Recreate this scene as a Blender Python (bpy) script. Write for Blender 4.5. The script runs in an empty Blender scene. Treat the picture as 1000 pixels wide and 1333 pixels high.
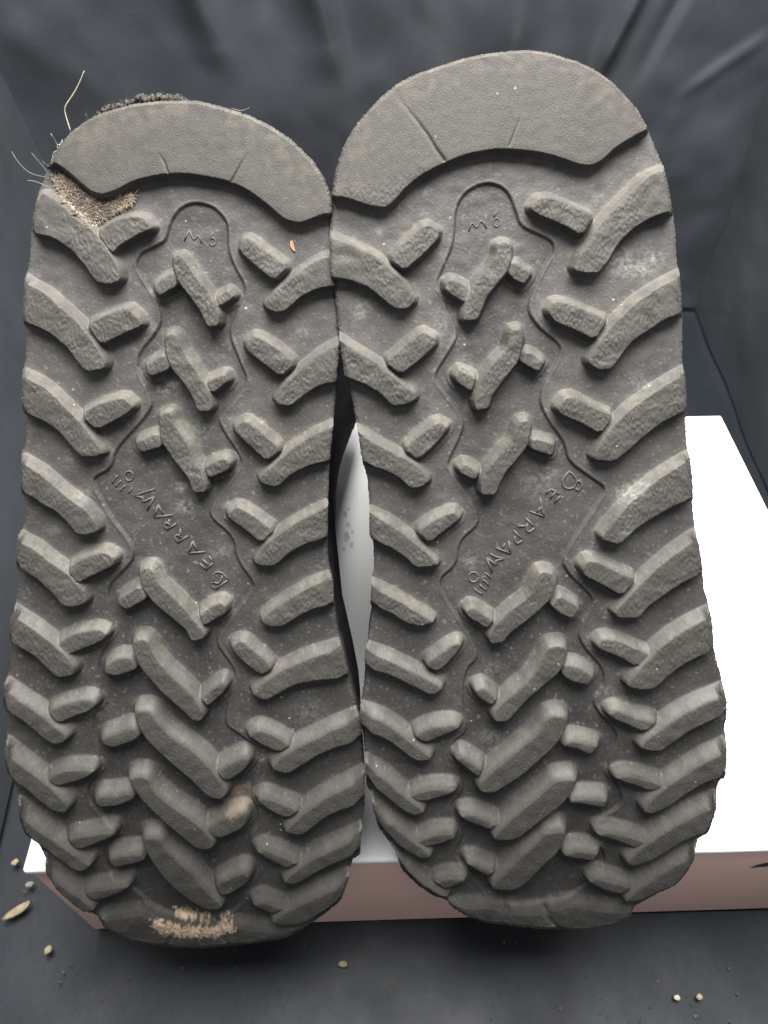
import bpy, math, random
import numpy as np
from mathutils import Vector, Matrix, Euler
random.seed(4); RNG = np.random.default_rng(7)
S = bpy.context.scene
# ---------------------------------------------------------------- camera
W, H, F = 1000.0, 1333.0, 980.0            # measuring frame of the photograph and its focal length in px
PITCH = math.radians(48.0)
CAMZ = 0.390
cd = bpy.data.cameras.new('camera'); cam = bpy.data.objects.new('camera', cd); S.collection.objects.link(cam)
cam.location = (0, 0, CAMZ); cam.rotation_euler = (math.radians(90) - PITCH, 0, 0)
cd.sensor_fit = 'VERTICAL'; cd.sensor_height = 24.0; cd.lens = F / H * 24.0
cd.clip_start = 0.01; cd.clip_end = 20
cd.dof.use_dof = True; cd.dof.focus_distance = 0.232; cd.dof.aperture_fstop = 28.0
S.camera = cam
S.view_settings.view_transform = 'Standard'; S.view_settings.look = 'None'
S.view_settings.exposure = 0.0; S.view_settings.gamma = 1.0
# ---------------------------------------------------------------- light
wd = bpy.data.worlds.new('World'); S.world = wd; wd.use_nodes = True
wd.node_tree.nodes['Background'].inputs[0].default_value = (0.93, 0.96, 1.0, 1)
wd.node_tree.nodes['Background'].inputs[1].default_value = 0.42
def area(name, loc, target, sx, sy, power, col):
    ld = bpy.data.lights.new(name, 'AREA'); ld.shape = 'RECTANGLE'; ld.size = sx; ld.size_y = sy
    ld.energy = power; ld.color = col
    o = bpy.data.objects.new(name, ld); S.collection.objects.link(o); o.location = loc
    o.rotation_euler = (Vector(target) - Vector(loc)).to_track_quat('-Z', 'Y').to_euler()
    return o
area('overhead_lamp', (0.05, 0.27, 1.03), (0.05, 0.27, 0.0), 0.60, 0.60, 42.0, (1.0, 0.975, 0.93))
area('added_cool_fill', (0.34, 0.02, 0.20), (0.12, 0.18, 0.15), 0.14, 0.20, 1.3, (0.66, 0.80, 1.0))  # added fill imitating bluish lens glare on the right sole
# ---------------------------------------------------------------- helpers
def set_kind(o, k): o['kind'] = k; return o
def mesh_obj(name, verts, faces, mat, parent=None, origin=None, smooth=True, normals=None, attrs=None):
    verts = np.asarray(verts, dtype=np.float64).reshape(-1, 3)
    if parent is not None:
        verts = verts - np.array(world_loc(parent))
    elif origin is not None:
        verts = verts - np.array(origin)
    me = bpy.data.meshes.new(name)
    if isinstance(faces, np.ndarray):
        n, k = faces.shape
        me.vertices.add(len(verts)); me.vertices.foreach_set('co', verts.ravel().astype(np.float32))
        me.loops.add(n * k); me.loops.foreach_set('vertex_index', faces.ravel().astype(np.int32))
        me.polygons.add(n); me.polygons.foreach_set('loop_start', np.arange(0, n * k, k, dtype=np.int32))
        me.update(calc_edges=True)
    else:
        me.from_pydata([tuple(v) for v in verts], [], faces)
    if smooth: me.polygons.foreach_set('use_smooth', np.ones(len(me.polygons), dtype=bool))
    if attrs:
        for k, a in attrs.items():
            at = me.attributes.new(k, 'FLOAT', 'POINT'); at.data.foreach_set('value', a.astype(np.float32))
    if normals is not None:
        me.normals_split_custom_set_from_vertices(normals.astype(np.float32))
    me.materials.append(mat); me.update()
    o = bpy.data.objects.new(name, me); S.collection.objects.link(o)
    if parent is not None: o.parent = parent
    elif origin is not None: o.location = origin
    return o
def world_loc(o):
    v = Vector((0, 0, 0))
    while o is not None: v += o.location; o = o.parent
    return v
def thing(name, label, cat, loc, group=None):
    o = bpy.data.objects.new(name, None); S.collection.objects.link(o); o.location = loc
    o.empty_display_size = 0.02; o['label'] = label; o['category'] = cat
    if group: o['group'] = group
    return o
def tag(o, label, cat, group=None):
    o['label'] = label; o['category'] = cat
    if group: o['group'] = group
    return o
CP, SP = math.cos(PITCH), math.sin(PITCH)
def cam2world(X, Y, Z):
    """camera space (X right, Y up, Z along the view) to world"""
    return np.stack([X, Z * CP + Y * SP, CAMZ - Z * SP + Y * CP], axis=-1)
def ray(x, y):
    v = cam2world((x - 500) / F, -(y - 666.5) / F, 1.0); return v - np.array([0, 0, CAMZ])
def on_floor(x, y, z=0.0):
    r = ray(x, y); t = (z - CAMZ) / r[2]; return np.array([0, 0, CAMZ]) + r * t
def at_y(x, y, wy):
    r = ray(x, y); return np.array([0, 0, CAMZ]) + r * (wy / r[1])
def fftnoise(shape, wl, bw=0.45, seed=0, aniso=(1, 1)):
    g = np.random.default_rng(seed); n = g.standard_normal(shape)
    fy = np.fft.fftfreq(shape[0])[:, None] * aniso[0]; fx = np.fft.rfftfreq(shape[1])[None, :] * aniso[1]
    fr = np.sqrt(fx * fx + fy * fy) + 1e-9
    k = np.exp(-(np.log(fr * wl) ** 2) / (2 * bw * bw))
    o = np.fft.irfft2(np.fft.rfft2(n) * k, s=shape); return o / o.std()
def lownoise(shape, wl, seed=0):
    g = np.random.default_rng(seed); n = g.standard_normal(shape)
    fy = np.fft.fftfreq(shape[0])[:, None]; fx = np.fft.rfftfreq(shape[1])[None, :]
    k = np.exp(-(fx * fx + fy * fy) * wl * wl * 2)
    o = np.fft.irfft2(np.fft.rfft2(n) * k, s=shape); return o / o.std()
def sstep(a, b, x):
    t = np.clip((x - a) / (b - a), 0, 1); return t * t * (3 - 2 * t)
def chaikin(p, c=0.2, n=1, closed=True):
    p = np.asarray(p, float)
    for _ in range(n):
        if closed:
            q = np.roll(p, -1, 0)
            p = np.stack([p * (1 - c) + q * c, p * c + q * (1 - c)], 1).reshape(-1, 2)
        else:
            a, b = p[:-1], p[1:]
            m = np.stack([a * (1 - c) + b * c, a * c + b * (1 - c)], 1).reshape(-1, 2)
            p = np.vstack([p[:1], m[1:-1], p[-1:]])
    return p
def sdf(p, X, Y, closed=True):
    """signed distance (negative inside) and the outward y direction"""
    n = len(p); best = np.full(X.shape, 1e18); gy = np.zeros(X.shape); ins = np.zeros(X.shape, bool)
    rng = range(n) if closed else range(n - 1)
    for i in rng:
        a, b = p[i], p[(i + 1) % n]; ex, ey = b - a; L = ex * ex + ey * ey + 1e-9
        wx, wy = X - a[0], Y - a[1]
        t = np.clip((wx * ex + wy * ey) / L, 0, 1)
        dx, dy = wx - ex * t, wy - ey * t; d = dx * dx + dy * dy
        m = d < best; best[m] = d[m]; gy[m] = dy[m]
        if closed:
            c1 = Y >= a[1]; c2 = Y < b[1]; c3 = ex * wy > ey * wx
            ins ^= (c1 & c2 & c3) | (~c1 & ~c2 & ~c3)
    d = np.sqrt(best)
    return np.where(ins, -d, d), gy / np.maximum(d, 1e-6)
def P(s):
    v = [float(t) for t in s.replace(';', ' ').replace(',', ' ').split()]
    return np.array(v).reshape(-1, 2)
# ---------------------------------------------------------------- materials
def new_mat(name):
    m = bpy.data.materials.new(name); m.use_nodes = True; nt = m.node_tree
    return m, nt, nt.nodes['Principled BSDF']
def N(nt, t, **kw):
    n = nt.nodes.new(t)
    for k, v in kw.items():
        if k in n.inputs: n.inputs[k].default_value = v
        else: setattr(n, k, v)
    return n
def ramp(nt, fac, a, b):
    r = N(nt, 'ShaderNodeMapRange'); r.inputs[1].default_value = a; r.inputs[2].default_value = b
    nt.links.new(fac, r.inputs[0]); return r.outputs[0]
def mixc(nt, fac, a, b):
    m = N(nt, 'ShaderNodeMix', data_type='RGBA')
    if isinstance(fac, (int, float)): m.inputs[0].default_value = fac
    else: nt.links.new(fac, m.inputs[0])
    for i, c in ((6, a), (7, b)):
        if isinstance(c, tuple): m.inputs[i].default_value = c + (1,)
        else: nt.links.new(c, m.inputs[i])
    return m.outputs[2]
def noise(nt, scale, detail=4, rough=0.6, vec=None):
    n = N(nt, 'ShaderNodeTexNoise'); n.inputs['Scale'].default_value = scale
    n.inputs['Detail'].default_value = detail; n.inputs['Roughness'].default_value = rough
    if vec is not None: nt.links.new(vec, n.inputs['Vector'])
    return n.outputs['Fac']
def math_n(nt, op, a, b):
    m = N(nt, 'ShaderNodeMath', operation=op)
    for i, v in ((0, a), (1, b)):
        if isinstance(v, (int, float)): m.inputs[i].default_value = v
        else: nt.links.new(v, m.inputs[i])
    return m.outputs[0]
def ramp2(nt, fac, lo, hi):
    r = N(nt, 'ShaderNodeMapRange'); r.inputs[1].default_value = 0.3; r.inputs[2].default_value = 0.7
    r.inputs[3].default_value = lo; r.inputs[4].default_value = hi; nt.links.new(fac, r.inputs[0]); return r.outputs[0]
def rubber():
    m, nt, b = new_mat('worn_rubber')
    geo = N(nt, 'ShaderNodeNewGeometry'); pos = geo.outputs['Position']
    top = N(nt, 'ShaderNodeAttribute', attribute_name='top').outputs['Fac']
    dust = N(nt, 'ShaderNodeAttribute', attribute_name='dust').outputs['Fac']
    pale = N(nt, 'ShaderNodeAttribute', attribute_name='pale').outputs['Fac']
    white = N(nt, 'ShaderNodeAttribute', attribute_name='white').outputs['Fac']
    tan = N(nt, 'ShaderNodeAttribute', attribute_name='tan').outputs['Fac']
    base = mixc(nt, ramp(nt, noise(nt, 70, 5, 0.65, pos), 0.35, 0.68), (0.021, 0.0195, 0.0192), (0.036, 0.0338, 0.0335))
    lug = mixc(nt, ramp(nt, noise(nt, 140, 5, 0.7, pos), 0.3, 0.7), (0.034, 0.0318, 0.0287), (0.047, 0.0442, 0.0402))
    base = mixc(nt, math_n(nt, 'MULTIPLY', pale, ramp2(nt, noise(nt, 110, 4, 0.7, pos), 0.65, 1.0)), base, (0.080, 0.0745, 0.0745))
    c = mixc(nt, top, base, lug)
    sp = noise(nt, 900, 3, 0.7, pos)
    c = mixc(nt, math_n(nt, 'MULTIPLY', ramp(nt, sp, 0.54, 0.74), 0.42), c, (0.085, 0.084, 0.079))
    c = mixc(nt, math_n(nt, 'MULTIPLY', dust, ramp(nt, noise(nt, 420, 4, 0.7, pos), 0.15, 0.6)), c, (0.100, 0.094, 0.082))
    w = math_n(nt, 'MULTIPLY', white, ramp(nt, noise(nt, 700, 4, 0.75, pos), 0.40, 0.62))
    c = mixc(nt, w, c, (0.22, 0.22, 0.205))
    fl = N(nt, 'ShaderNodeTexVoronoi'); fl.inputs['Scale'].default_value = 420; nt.links.new(pos, fl.inputs['Vector'])
    fm = math_n(nt, 'MULTIPLY', ramp(nt, fl.outputs['Distance'], 0.17, 0.10), ramp(nt, noise(nt, 90, 2, 0.5, pos), 0.50, 0.62))
    fc = N(nt, 'ShaderNodeSeparateColor'); nt.links.new(fl.outputs['Color'], fc.inputs[0])
    fm = math_n(nt, 'MULTIPLY', fm, ramp(nt, fc.outputs[0], 0.88, 0.99)); fm = math_n(nt, 'MULTIPLY', fm, ramp(nt, top, 1.6, 0.4))
    c = mixc(nt, fm, c, (0.42, 0.41, 0.36))
    tn = mixc(nt, ramp(nt, noise(nt, 260, 4, 0.7, pos), 0.35, 0.62), (0.23, 0.17, 0.125), (0.44, 0.33, 0.24))
    c = mixc(nt, tan, c, tn)
    nt.links.new(c, b.inputs['Base Color'])
    b.inputs['Roughness'].default_value = 0.62; b.inputs['Specular IOR Level'].default_value = 0.36
    bp = N(nt, 'ShaderNodeBump'); bp.inputs['Strength'].default_value = 0.36; bp.inputs['Distance'].default_value = 0.00016
    nt.links.new(noise(nt, 1700, 4, 0.7, pos), bp.inputs['Height']); nt.links.new(bp.outputs[0], b.inputs['Normal'])
    return m
M_RUB = rubber()
def simple(name, c1, c2, scale, rough, spec=0.5, bump=0.0, bscale=500, dist=0.0003, lo=0.35, hi=0.65):
    m, nt, b = new_mat(name); pos = N(nt, 'ShaderNodeNewGeometry').outputs['Position']
    nt.links.new(mixc(nt, ramp(nt, noise(nt, scale, 5, 0.65, pos), lo, hi), c1, c2), b.inputs['Base Color'])
    b.inputs['Roughness'].default_value = rough; b.inputs['Specular IOR Level'].default_value = spec
    if bump:
        bp = N(nt, 'ShaderNodeBump'); bp.inputs['Strength'].default_value = bump; bp.inputs['Distance'].default_value = dist
        nt.links.new(noise(nt, bscale, 5, 0.7, pos), bp.inputs['Height']); nt.links.new(bp.outputs[0], b.inputs['Normal'])
    return m
M_LET = simple('moulded_rubber_letters', (0.052, 0.049, 0.047), (0.072, 0.069, 0.066), 300, 0.6, 0.4)
M_SUEDE = simple('black_suede', (0.008, 0.008, 0.011), (0.018, 0.018, 0.022), 200, 0.95, 0.1, 0.5, 1800)
M_THREAD = simple('pale_thread', (0.28, 0.26, 0.18), (0.38, 0.36, 0.27), 200, 0.8)
M_HAIR = simple('grey_fluff', (0.17, 0.165, 0.155), (0.26, 0.25, 0.235), 200, 0.9)
M_FELT = simple('frayed_felt', (0.05, 0.047, 0.043), (0.10, 0.094, 0.086), 600, 0.95, 0.1, 0.8, 1400)
M_FIBR = simple('tan_fibre', (0.34, 0.285, 0.21), (0.50, 0.44, 0.35), 900, 0.95, 0.1)
M_FIBD = simple('dark_fibre', (0.12, 0.104, 0.09), (0.24, 0.21, 0.18), 900, 0.95, 0.1)
M_FIBO = simple('orange_fibre', (0.38, 0.16, 0.10), (0.48, 0.26, 0.18), 900, 0.95, 0.1)
M_CRUMB = simple('straw_crumb', (0.17, 0.14, 0.085), (0.28, 0.235, 0.155), 500, 0.9)
M_LINT = simple('grey_lint', (0.10, 0.105, 0.10), (0.20, 0.20, 0.19), 500, 0.9)
# ---------------------------------------------------------------- the place: black vinyl photo tent
def vinyl(name, c1, c2, rough, bscale=260, bstr=0.25, spec=0.5):
    m, nt, b = new_mat(name); pos = N(nt, 'ShaderNodeNewGeometry').outputs['Position']
    nt.links.new(mixc(nt, ramp(nt, noise(nt, 9, 5, 0.6, pos), 0.3, 0.7), c1, c2), b.inputs['Base Color'])
    nt.links.new(ramp2(nt, noise(nt, 30, 4, 0.6, pos), rough - 0.06, rough + 0.08), b.inputs['Roughness'])
    b.inputs['Specular IOR Level'].default_value = spec
    bp = N(nt, 'ShaderNodeBump'); bp.inputs['Strength'].default_value = bstr; bp.inputs['Distance'].default_value = 0.0006
    nt.links.new(noise(nt, bscale, 4, 0.6, pos), bp.inputs['Height']); nt.links.new(bp.outputs[0], b.inputs['Normal'])
    return m
M_WALL = vinyl('black_vinyl_wall_lit', (0.034, 0.038, 0.046), (0.049, 0.054, 0.064), 0.38)  # same vinyl as the floor; light on the wall painted in as lighter colour
M_SIDE = vinyl('black_vinyl_side_lit', (0.046, 0.052, 0.060), (0.060, 0.067, 0.077), 0.32)  # same vinyl again, its lit look put into a still lighter colour
M_LEFT = vinyl('black_vinyl_left_lit', (0.046, 0.052, 0.060), (0.060, 0.067, 0.077), 0.24)  # lit colour as on the right wall, with a glossier finish
M_FLOOR = vinyl('black_vinyl_floor_shaded', (0.006, 0.0082, 0.0120), (0.011, 0.0142, 0.0195), 0.55, spec=0.22)  # same vinyl as the walls; shade on the floor painted in as darker colour
def sheet(name, c00, c10, c01, c11, nu, nv, disp, mat):
    """grid between four corners, displaced along its normal"""
    c00, c10, c01, c11 = map(np.array, (c00, c10, c01, c11))
    u, v = np.meshgrid(np.linspace(0, 1, nu), np.linspace(0, 1, nv))
    U, V = u[..., None], v[..., None]
    p = c00 * (1 - U) * (1 - V) + c10 * U * (1 - V) + c01 * (1 - U) * V + c11 * U * V
    n = np.cross(c10 - c00, c01 - c00); n = n / np.linalg.norm(n)
    p = p + disp(u, v)[..., None] * n
    idx = np.arange(nu * nv).reshape(nv, nu)
    f = np.stack([idx[:-1, :-1], idx[:-1, 1:], idx[1:, 1:], idx[1:, :-1]], -1).reshape(-1, 4)
    o = mesh_obj(name, p.reshape(-1, 3), f, mat, origin=(0, 0, 0)); set_kind(o, 'structure'); return o
RB = on_floor(905, 400); LB = on_floor(150, 400); WY = RB[1]
LF = on_floor(0, 1095)
def ridge(u, v, u0, v0, u1, v1, w, a):
    ex, ey = u1 - u0, v1 - v0; L = ex * ex + ey * ey
    t = np.clip(((u - u0) * ex + (v - v0) * ey) / L, 0, 1)
    d = np.hypot(u - u0 - ex * t, v - v0 - ey * t); s = ((u - u0) * ey - (v - v0) * ex) / math.sqrt(L)
    return a * np.exp(-(d / w) ** 2) * (0.6 + 0.8 * np.tanh(s / w * 2)) * np.minimum(1, 4 * t * (1 - t) + 0.3)
def d_back(u, v):
    lo = lownoise(u.shape, 30, 3) * 0.0018 + lownoise(u.shape, 9, 4) * 0.0003
    d = lo
    for a in BACK_FOLDS: d = d + ridge(u, v, *a)
    return d
BACK_FOLDS = [(0.90, 0.62, 0.77, 0.30, 0.016, 0.0055), (0.93, 0.56, 0.83, 0.32, 0.015, -0.0035), (0.885, 0.30, 0.97, 0.36, 0.012, 0.002),
              (0.20, 0.95, 0.30, 0.35, 0.03, 0.016), (0.36, 0.95, 0.44, 0.35, 0.03, 0.016), (0.28, 0.95, 0.37, 0.40, 0.025, -0.008),
              (0.10, 0.95, 0.18, 0.45, 0.03, 0.007), (0.55, 0.95, 0.56, 0.4, 0.04, 0.006), (0.80, 0.95, 0.66, 0.30, 0.05, 0.007)]
TOPZ = 0.62
RT = at_y(1000, 118, WY); RT = RB + (RT - RB) * ((TOPZ - RB[2]) / (RT[2] - RB[2]))
LTp = at_y(0, 88, WY); LT = LB + (LTp - LB) * ((TOPZ - LB[2]) / (LTp[2] - LB[2]))
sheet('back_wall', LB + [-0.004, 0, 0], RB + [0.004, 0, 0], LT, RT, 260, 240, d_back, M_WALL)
RF = on_floor(1000, 640); RF = RB + (RF - RB) * 3.2
LFF = LB + (LF - LB) * 1.7
d_side = lambda s: (lambda u, v: lownoise(u.shape, 22, s) * 0.0011 + lownoise(u.shape, 5, s + 1) * 0.00012)
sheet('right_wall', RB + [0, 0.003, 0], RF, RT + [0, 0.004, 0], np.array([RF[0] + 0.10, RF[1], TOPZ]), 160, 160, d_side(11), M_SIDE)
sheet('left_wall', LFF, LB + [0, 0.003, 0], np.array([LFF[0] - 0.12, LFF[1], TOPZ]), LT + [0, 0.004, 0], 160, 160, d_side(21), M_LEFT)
def d_floor(u, v):
    return lownoise(u.shape, 26, 31) * 0.0012 + lownoise(u.shape, 7, 32) * 0.00030 + lownoise(u.shape, 3, 33) * 0.00010
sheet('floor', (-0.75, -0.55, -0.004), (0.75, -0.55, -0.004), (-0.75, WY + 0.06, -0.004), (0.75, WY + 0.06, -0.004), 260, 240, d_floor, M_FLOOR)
# ---------------------------------------------------------------- the carton
M_BOXW = simple('white_carton_board', (0.78, 0.79, 0.80), (0.83, 0.83, 0.84), 20, 0.55, 0.3, 0.12, 700, 0.0002)
M_BOXP = simple('dusty_pink_carton_board', (0.78, 0.52, 0.44), (0.82, 0.55, 0.47), 30, 0.6, 0.3, 0.12, 700, 0.0002)
M_INK = simple('grey_ink_print', (0.42, 0.43, 0.44), (0.66, 0.67, 0.68), 350, 0.6, 0.3)
M_BLK = simple('black_print', (0.03, 0.03, 0.035), (0.05, 0.05, 0.055), 200, 0.6)
BH = 0.090
B0 = on_floor(33, 1117, BH); B1 = on_floor(207, 545, BH); B2 = on_floor(951, 547, BH)
yf, yb = B0[1], B2[1]; xl, xr = B0[0], on_floor(951, 547, BH)[0] + 0.003
box_yaw = math.radians(1.6)
box = thing('cardboard_box', 'white topped cardboard carton with dusty pink sides lying under the boots', 'box', ((xl + xr) / 2, yf, 0))
def slab(name, x0, x1, y0, y1, z0, z1, mat, parent, r=0.0012):
    import bmesh
    bm = bmesh.new(); bmesh.ops.create_cube(bm, size=1)
    for v in bm.verts:
        v.co = Vector(((x0 + x1) / 2 + v.co.x * (x1 - x0), (y0 + y1) / 2 + v.co.y * (y1 - y0), (z0 + z1) / 2 + v.co.z * (z1 - z0)))
    if r: bmesh.ops.bevel(bm, geom=bm.edges[:], offset=r, segments=3, affect='EDGES', profile=0.6)
    off = world_loc(parent)
    for v in bm.verts: v.co -= off
    me = bpy.data.meshes.new(name); bm.to_mesh(me); bm.free(); me.materials.append(mat)
    me.polygons.foreach_set('use_smooth', np.ones(len(me.polygons), bool)); me.set_sharp_from_angle(angle=math.radians(50))
    o = bpy.data.objects.new(name, me); S.collection.objects.link(o); o.parent = parent; return o
box.rotation_euler = (0, 0, box_yaw)
T = 0.003
slab('top_panel', xl, xr, yf, yb, BH - 0.0045, BH, M_BOXW, box, 0.0016)
slab('front_panel', xl + 0.0015, xr - 0.0015, yf + 0.0012, yf + 0.0012 + T, 0.001, BH - 0.0044, M_BOXP, box, 0.0006)
slab('back_panel', xl + 0.0015, xr - 0.0015, yb - 0.0012 - T, yb - 0.0012, 0.001, BH - 0.0068, M_BOXP, box, 0.0006)
slab('side_panel', xl + 0.0015, xl + 0.0015 + T, yf + 0.005, yb - 0.005, 0.001, BH - 0.0068, M_BOXP, box, 0.0006)
slab('side_panel', xr - 0.0015 - T, xr - 0.0015, yf + 0.005, yb - 0.005, 0.001, BH - 0.0068, M_BOXP, box, 0.0006)
def flat_print(name, pts, mat, parent, n):
    pts = np.array(pts); n = np.array(n) * 0.0002
    return mesh_obj(name, np.vstack([pts + n]), [list(range(len(pts)))], mat, parent, smooth=False)
def at_plane_y(x, y, wy): return at_y(x, y, wy)
fy_ = yf + 0.0012
flat_print('printed_mark', [at_plane_y(x, y, fy_) for x, y in ((979, 1140), (990, 1136), (1012, 1132), (1012, 1138), (996, 1139))], M_BLK, box, (0, -1, 0))
for (sx, sy, rr) in ((462, 668, 5), (466, 682, 5), (463, 696, 7), (469, 707, 4), (458, 712, 4), (466, 660, 3), (470, 690, 3)):
    pts = []
    for k in range(10):
        a = k / 10 * 6.283; q = rr * random.uniform(0.6, 1.15)
        pts.append(on_floor(sx + math.cos(a) * q * 0.7, sy + math.sin(a) * q, BH))
    flat_print('ink_smudge', pts[::-1], M_INK, box, (0, 0, 1))
# ---------------------------------------------------------------- shoe soles
PX = 0.230 / F                        # metres per photo pixel on the sole
def make_depth(z0):
    ys = np.arange(-60, 1400, 1.0)
    th = np.radians(np.interp(ys, [0, 780, 900, 1000, 1080, 1140, 1190, 1235, 1300], [11, 11, 13.5, 18, 23, 27, 31, 38, 38]))
    z = np.zeros_like(ys); i0 = int(np.argmin(abs(ys - 667))); z[i0] = z0
    for i in range(i0 + 1, len(ys)):
        t = math.tan(th[i - 1]); z[i] = z[i - 1] + t * z[i - 1] / F / (1 - t * (ys[i - 1] - 666.5) / F)
    for i in range(i0 - 1, -1, -1):
        t = math.tan(th[i + 1]); z[i] = z[i + 1] - t * z[i + 1] / F / (1 - t * (ys[i + 1] - 666.5) / F)
    return ys, z, th
class Surf:
    def __init__(s, z0, yaw=0.0): s.ys, s.z, s.th = make_depth(z0)
    def pos(s, x, y, h=0.0):
        """point of the sole measured at photo pixel (x,y), raised h metres along the sole's normal"""
        z = np.interp(y, s.ys, s.z); t = np.interp(y, s.ys, s.th)
        X = (x - 500) / F * z; Y = -(y - 666.5) / F * z - h * np.sin(t); Z = z - h * np.cos(t)
        return cam2world(X, Y, Z)
    def project(s, x, y, h):
        z = np.interp(y, s.ys, s.z); t = np.interp(y, s.ys, s.th); Z = z - h * np.cos(t)
        return np.stack([500 + (x - 500) * z / Z, 666.5 + ((y - 666.5) * z + F * h * np.sin(t)) / Z], -1)
    def base_of(s, p, h):
        """foot of a raised outline: where the base lies below a top seen at p"""
        q = p.copy()
        for _ in range(6):
            z = np.interp(q[:, 1], s.ys, s.z); t = np.interp(q[:, 1], s.ys, s.th)
            X = (q[:, 0] - 500) / F * z; Y = -(q[:, 1] - 666.5) / F * z - h * np.sin(t); Z = z - h * np.cos(t)
            px = 500 + F * X / Z; py = 666.5 - F * Y / Z
            q = q + (p - np.stack([px, py], 1))
        return q
# outlines and lugs measured on the photograph (pixels)
OUT_L = P('''66,210 51,250 43,280 41,307 39,340 32,365 30,400 30,417 35,430 34,467 29,485 28,530 34,542 34,575 28,592 27,640 33,650 34,680 22,700 21,737 26,745 21,785 12,810 12,832 16,842 12,875 4,892 4,920 11,930 9,960 5,985 9,1005 21,1022 24,1040 25,1065 32,1085 52,1100 59,1115 60,1137 75,1160 105,1185 125,1190 138,1210 172,1226 222,1234 271,1234 321,1229 370,1222 396,1208 425,1188 444,1172 453,1148 459,1118 469,1113 471,1075 475,1042 475,1002 471,967 472,940 466,925 463,912 455,885 447,845 442,832 435,790 434,757 429,742 426,710 427,660 429,605 434,550 438,500 442,455 442,430 438,387 437,365 434,325 432,255 420,227 406,207 380,182 355,165 325,150 290,139 257,131 212,131 175,135 132,147 112,157 92,172 75,192''')
OUT_R = P('''432,265 432,252 436,225 445,195 455,175 472,152 495,127 520,107 545,95 575,85 600,77 632,70 670,66 690,65 715,69 750,79 775,91 795,105 812,122 830,142 842,165 852,190 865,220 871,245 876,277 879,302 881,340 885,357 888,407 888,470 892,490 895,537 892,545 894,582 899,597 903,647 901,652 905,692 911,712 916,750 916,762 922,785 927,807 930,847 937,875 946,911 946,932 943,948 947,979 944,1013 937,1015 933,1026 933,1052 929,1067 922,1085 909,1091 905,1106 904,1119 895,1135 879,1153 856,1163 827,1179 820,1195 799,1205 765,1211 726,1210 700,1209 671,1206 632,1201 606,1192 590,1182 580,1171 564,1166 541,1150 523,1132 515,1109 505,1093 493,1078 486,1054 484,1036 477,1020 475,984 473,955 468,935 471,906 475,885 476,872 474,857 480,825 485,792 482,785 484,750 487,740 486,705 481,697 481,652 478,620 471,598 465,555 461,532 455,500 449,490 442,440 440,415 435,375 430,360 429,320 430,290''')
HEEL_L = P('''70,212 85,222 100,235 117,250 132,255 150,250 175,236 212,228 240,227 257,229 295,236 320,247 345,265 370,287 390,292 410,285 440,271 470,200 400,60 100,60 30,160 50,212''')
HEEL_R = P('''435,255 457,261 482,269 500,272 510,267 527,247 547,230 575,215 607,202 645,195 670,196 700,199 725,205 755,216 770,217 785,210 800,195 820,182 845,169 880,120 700,20 450,60 400,230''')
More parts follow.
